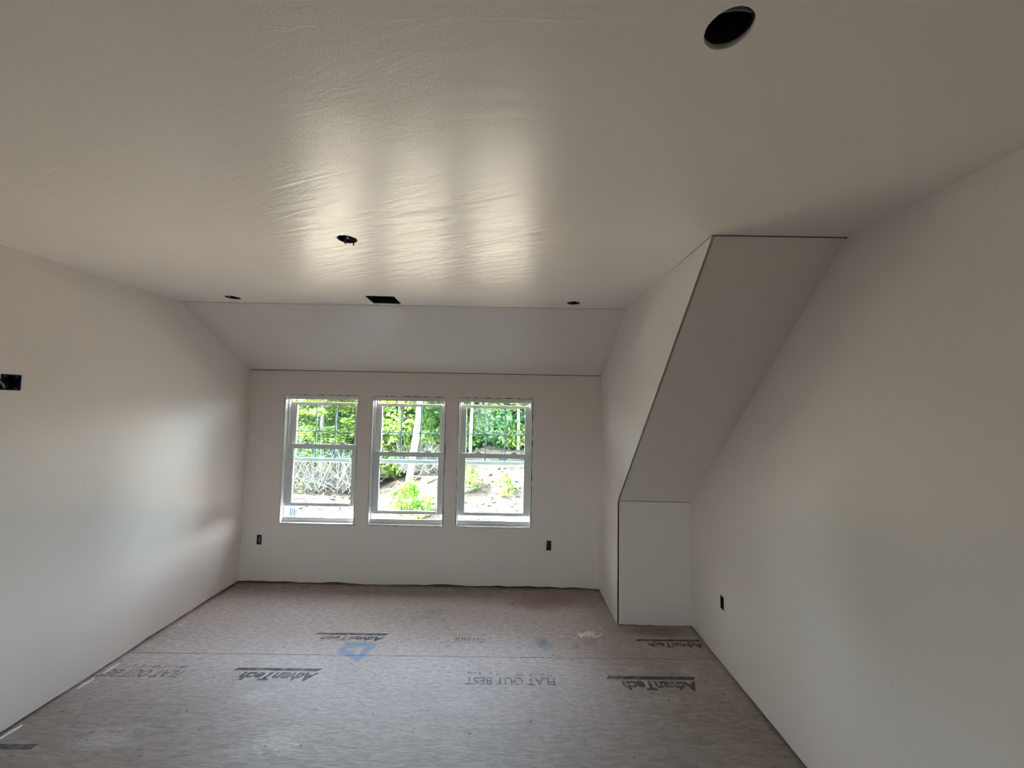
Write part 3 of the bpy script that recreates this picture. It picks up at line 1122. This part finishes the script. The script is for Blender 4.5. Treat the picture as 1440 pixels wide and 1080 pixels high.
def crown(seed, h, rad, n, low=.05, shape='round'):
    r = random.Random(seed)
    out = []
    for k in range(n):
        t = r.random()
        z = h * (low + (1 - low) * t)
        if shape == 'cone':
            rr = rad * (1.02 - t) * math.sqrt(r.random()) + .1
        else:
            rr = rad * math.sqrt(max(.08, 1 - (2 * t - .9) ** 2)) * math.sqrt(r.random())
        a = r.uniform(0, 2 * math.pi)
        out.append((rr * math.cos(a), rr * math.sin(a), z, r.uniform(.45, .95)))
    return out
LEAF = dict(round_a=leaf_cloud('foliage', crown(1, 9.5, 2.7, 120, .06), 62, .15, 1, .8),
            round_b=leaf_cloud('foliage', crown(2, 8.5, 2.5, 120, .10), 62, .14, 2, .8),
            spruce=leaf_cloud('foliage', crown(3, 9.0, 2.6, 130, .04, 'cone'), 60, .16, 3, .32))

def trunk_mesh(h, r, seed, lean=(0, 0), branches=6, low=.25):
    g = random.Random(seed)
    bm = bmesh.new()
    pts = [Vector((lean[0] * t + .05 * math.sin(5 * t + seed), lean[1] * t + .05 * math.cos(4 * t + seed), -.3 + (h + .3) * t)) for t in [k / 8 for k in range(9)]]
    tube(bm, pts, r, 9, r * .35)
    for k in range(branches):
        t = low + (.9 - low) * k / max(1, branches)
        i = int(t * 8)
        p = pts[i].lerp(pts[i + 1], t * 8 - i)
        a = g.uniform(0, 6.28)
        L = g.uniform(.8, 1.9) * (1.2 - t)
        q = p + Vector((math.cos(a) * L, math.sin(a) * L, L * g.uniform(.2, .7)))
        tube(bm, [p, p.lerp(q, .5) + Vector((0, 0, .1)), q], r * .3, 6, r * .08)
    me = bpy.data.meshes.new('trunk')
    bmesh.ops.recalc_face_normals(bm, faces=bm.faces)
    bm.to_mesh(me)
    bm.free()
    me.polygons.foreach_set('use_smooth', [True] * len(me.polygons))
    return me
TR = dict(a=trunk_mesh(8.5, .14, 1), b=trunk_mesh(8.5, .11, 2))
for me_ in TR.values():
    me_.materials.append(M['bark_grey'])
leaf_cache = {}
def tree(x, y, kind, lm, label, group=None, sc=1.0, rz=0., tr='a', cat='tree', name='tree'):
    t = thing(name, label, cat, (x, y, ground_z(x, y) - .05), group)
    t.rotation_euler = (0, 0, rz)
    t.scale = (sc, sc, sc)
    link('trunk', TR[tr], None, t)
    key = (kind, lm)
    if key not in leaf_cache:
        me_ = LEAF[kind].copy()
        me_.materials.append(M[lm])
        leaf_cache[key] = me_
    f = link('foliage', leaf_cache[key], None, t)
    f['kind'] = 'stuff'
    return t
# seen through the windows: rows of trees along the edge of the clearing
G_ = 'trees along the edge of the clearing'
front = [(-13.2, 23.0, 'spruce', 'leaf_spruce', 1.0), (-10.9, 22.6, 'spruce', 'leaf_yellow', 1.0), (-8.7, 23.4, 'spruce', 'leaf_yellow', .95), (-6.7, 23.0, 'round_a', 'leaf_yellow', .9),
         (-4.4, 25.0, 'round_b', 'leaf_green', 1.0), (-2.2, 25.4, 'round_b', 'leaf_yellow', .95), (-.2, 25.0, 'round_a', 'leaf_green', 1.0), (1.9, 25.6, 'round_b', 'leaf_yellow', 1.0)]
names_ = {'spruce': 'drooping spruce', 'round_a': 'leafy tree', 'round_b': 'leafy tree'}
LAB = ['dark spruce with drooping boughs at far left outside the left window', 'yellow-green spruce filling the left panes of the left window', 'yellow-green spruce behind the right panes of the left window',
       'yellow-green leafy tree seen through the left panes of the middle window', 'dark green leafy tree right of the pale leaning trunk', 'yellowish leafy tree in the left panes of the right window',
       'dark green leafy tree in the centre panes of the right window', 'yellow-green leafy tree in the right panes of the right window']
for k, (x, y, kd, lm, sc) in enumerate(front):
    tree(x, y, kd, lm, LAB[k], G_, sc, rng.uniform(0, 6), 'a' if k % 2 else 'b', name='spruce_tree' if kd == 'spruce' else 'leafy_tree')
k = 0
for row, (yy, n_, x0_, dx) in enumerate(((28.5, 10, -18.0, 2.7), (32.5, 10, -20.0, 3.1))):
    for j in range(n_):
        x = x0_ + dx * j + rng.uniform(-.5, .5)
        lm = rng.choice(('leaf_green', 'leaf_green', 'leaf_yellow', 'leaf_spruce'))
        tree(x, yy + rng.uniform(-.8, .8), rng.choice(('round_a', 'round_b')), lm, 'tall tree standing in the wood behind the front row of trees', 'trees deeper in the wood', 1.25 + .15 * row, rng.uniform(0, 6), 'b', name='forest_tree')
# undergrowth at the foot of the trees
BUSH = leaf_cloud('foliage', crown(5, 1.6, 1.15, 26, .12), 60, .11, 5, .8)
def bush(x, y, lm, label, sc=1., group=None):
    t = thing('bush', label, 'bush', (x, y, ground_z(x, y) - .05), group)
    t.scale = (sc, sc, sc)
    t.rotation_euler = (0, 0, rng.uniform(0, 6))
    key = ('bush', lm)
    if key not in leaf_cache:
        me_ = BUSH.copy()
        me_.materials.append(M[lm])
        leaf_cache[key] = me_
    f = link('foliage', leaf_cache[key], None, t)
    f['kind'] = 'stuff'
    bm = bmesh.new()
    for j in range(4):
        a = j * 1.6
        tube(bm, [(0, 0, -.1), (math.cos(a) * .3, math.sin(a) * .3, .6), (math.cos(a) * .6, math.sin(a) * .6, 1.2)], .02, 5, .006)
    obj('stems', bm, M['bark_grey'], t)
BL = ['yellow-green bush farthest left along the tree line', 'dark green bush behind the dead branches, second from left', 'yellow-green bush left of the thick pale trunk, third from left',
      'yellow-green bush just right of the thick pale trunk, fourth from left', 'dark green bush fifth from left along the tree line', 'bright light-green bush at the foot of the left slender trunk',
      'dark green bush seventh from left, in the centre of the right window', 'yellow-green bush under the right slender trunk, eighth from left', 'yellow-green bush farthest right along the tree line']
for k, (x, lm) in enumerate(((-12.5, 'leaf_yellow'), (-9.6, 'leaf_green'), (-6.0, 'leaf_yellow'), (-4.9, 'leaf_yellow'), (-3.6, 'leaf_green'), (-2.6, 'leaf_bright'), (-1.1, 'leaf_green'), (.2, 'leaf_yellow'), (1.2, 'leaf_yellow'))):
    bush(x, 23.2 + .5 * (k % 2) + (1.0 if x > -4 else 0), lm, BL[k], 1.0, 'bushes along the tree line')

# the three pale trunks that stand out
def pale_trunk(px_bot, px_top, y, r, label, mm='bark_pale'):
    """bare lower trunk between two points of the scene"""
    zb = ground_z(px_bot, y)
    t = thing('birch_tree', label, 'tree', (px_bot, y, zb))
    me_ = trunk_mesh(9.0, r, int(y * 7), ((px_top - px_bot) * 2.2, 0), 5, .55)
    me_.materials.append(M[mm])
    link('trunk', me_, None, t)
    key = ('birchtop', 'leaf_yellow')
    if key not in leaf_cache:
        me2 = leaf_cloud('foliage', [(a, b_, c + 5.5, d) for a, b_, c, d in crown(9, 4.5, 1.7, 40, .15)], 55, .14, 9, .8)
        me2.materials.append(M['leaf_yellow'])
        leaf_cache[key] = me2
    f = link('foliage', leaf_cache[key], None, t)
    f['kind'] = 'stuff'
    f.location = ((px_top - px_bot) * 1.8, 0, 0)
pale_trunk(-5.35, -4.95, 20.6, .20, 'thick pale leaning trunk seen through the middle window')
pale_trunk(-2.42, -2.36, 23.0, .095, 'slender pale trunk in the left panes of the right window')
pale_trunk(.28, .30, 23.6, .10, 'slender pale trunk in the right panes of the right window')

# brush piles: tangled dead branches
def brush(x, y, wd, hgt, n_, label, seed, dp=1.2):
    g = random.Random(seed)
    bm = bmesh.new()
    for k in range(n_):
        p = Vector((g.uniform(-wd, wd), g.uniform(-dp, dp), g.uniform(0, hgt * .25)))
        a = g.gauss(math.pi / 2, .75)
        L = g.uniform(.5, 1.0) * hgt * 1.25
        q = p + Vector((math.cos(a) * L, g.uniform(-.4, .4), abs(math.sin(a)) * L))
        r_ = g.choice((.012, .018, .03))
        tube(bm, [p, p.lerp(q, .5) + Vector((g.uniform(-.1, .1), 0, g.uniform(-.05, .1))), q], r_, 4, r_ * .3, False)
    o = obj('brush_pile', bm, M['dead'])
    o.location = (x, y, ground_z(x, y))
    o['kind'] = 'stuff'
    tag(o, label, 'brush pile')
brush(-10.2, 20.6, 2.6, 2.0, 420, 'tangle of dead grey branches outside the left window', 31)
brush(-4.6, 21.6, 1.3, 1.5, 220, 'tangle of dead branches under the trees outside the middle window', 32)

# logs on the dirt
def log_(x, y, ln, r_, ang, label):
    bm = bmesh.new()
    pts = [Vector((ln * (k / 6 - .5), .06 * math.sin(k * 1.3), .02 * math.sin(k))) for k in range(7)]
    tube(bm, pts, r_, 9, r_ * .75)
    d = pts[4]
    tube(bm, [d, d + Vector((.1, .22, .18))], r_ * .4, 6, r_ * .25)
    o = obj('fallen_log', bm, M['bark_pale'])
    o.location = (x, y, ground_z(x, y) + r_ * .7)
    o.rotation_euler = (0, 0, ang)
    tag(o, label, 'log')
log_(-9.6, 19.2, 2.2, .09, .05, 'pale log lying highest on the dirt before the dead branches')
log_(-9.2, 17.8, 1.7, .07, .25, 'short pale log lying nearer on the dirt outside the left window')
log_(-7.3, 18.5, 1.6, .07, -.08, 'pale log at right end of the dirt strip outside the left window')
log_(-3.9, 20.2, 1.6, .10, .9, 'pale broken log propped at the tree line outside the middle window')

# saplings and weeds on the slope
SAP = {}
def sapling(x, y, hgt, rad, n_, label, seed, lm='leaf_bright'):
    t = thing('sapling', label, 'shrub', (x, y, ground_z(x, y) - .03))
    cl = crown(seed, hgt, rad, n_, .15, 'cone')
    me_ = leaf_cloud('foliage', [(a, b_, c, d * .28) for a, b_, c, d in cl], 14, .10, seed, .9)
    me_.materials.append(M[lm])
    f = link('foliage', me_, None, t)
    f['kind'] = 'stuff'
    bm = bmesh.new()
    tube(bm, [(0, 0, -.1), (.02, 0, hgt * .5), (0, .02, hgt * .95)], .018, 6, .006)
    for a, b_, c, d in cl[:10]:
        tube(bm, [(0, 0, c * .6), (a * .9, b_ * .9, c)], .008, 5, .004)
    obj('stem', bm, M['bark_grey'], t)
sapling(-4.30, 16.6, 1.45, .62, 44, 'bright green sapling on the dirt outside the middle window', 41)
sapling(-3.55, 16.4, .75, .40, 16, 'small bright sapling right of the taller one outside the middle window', 42)
sapling(-4.95, 17.4, .85, .35, 14, 'thin sapling left of the taller one outside the middle window', 43)
sapling(-2.05, 19.0, 1.05, .62, 22, 'yellow-green weed clump on the slope, left in the right window', 44, 'leaf_yellow')
sapling(-.30, 18.5, .75, .32, 14, 'yellow-green weed clump on the slope, right in the right window', 45, 'leaf_yellow')

# stones and sticks scattered over the slope
bm = bmesh.new()
g = random.Random(77)
for k in range(900):
    y = g.uniform(12.5, 23.5)
    x = g.uniform(-.62 * y, .10 * y)
    s = g.uniform(.02, .075)
    bmesh.ops.create_icosphere(bm, subdivisions=1, radius=1, matrix=Matrix.Translation((x, y, ground_z(x, y) + s * .3)) @ Matrix.Rotation(g.uniform(0, 3), 4, 'Z') @ Matrix.Diagonal((s * g.uniform(1, 2.5), s, s * .7, 1)))
M['stone'] = simple('dark_stone', (.016, .013, .011), .9, var=.4, scale=3)
o = obj('stones', bm, M['stone'])
o['kind'] = 'stuff'
tag(o, 'scattered stones and clods on the sunlit dirt slope', 'stones')
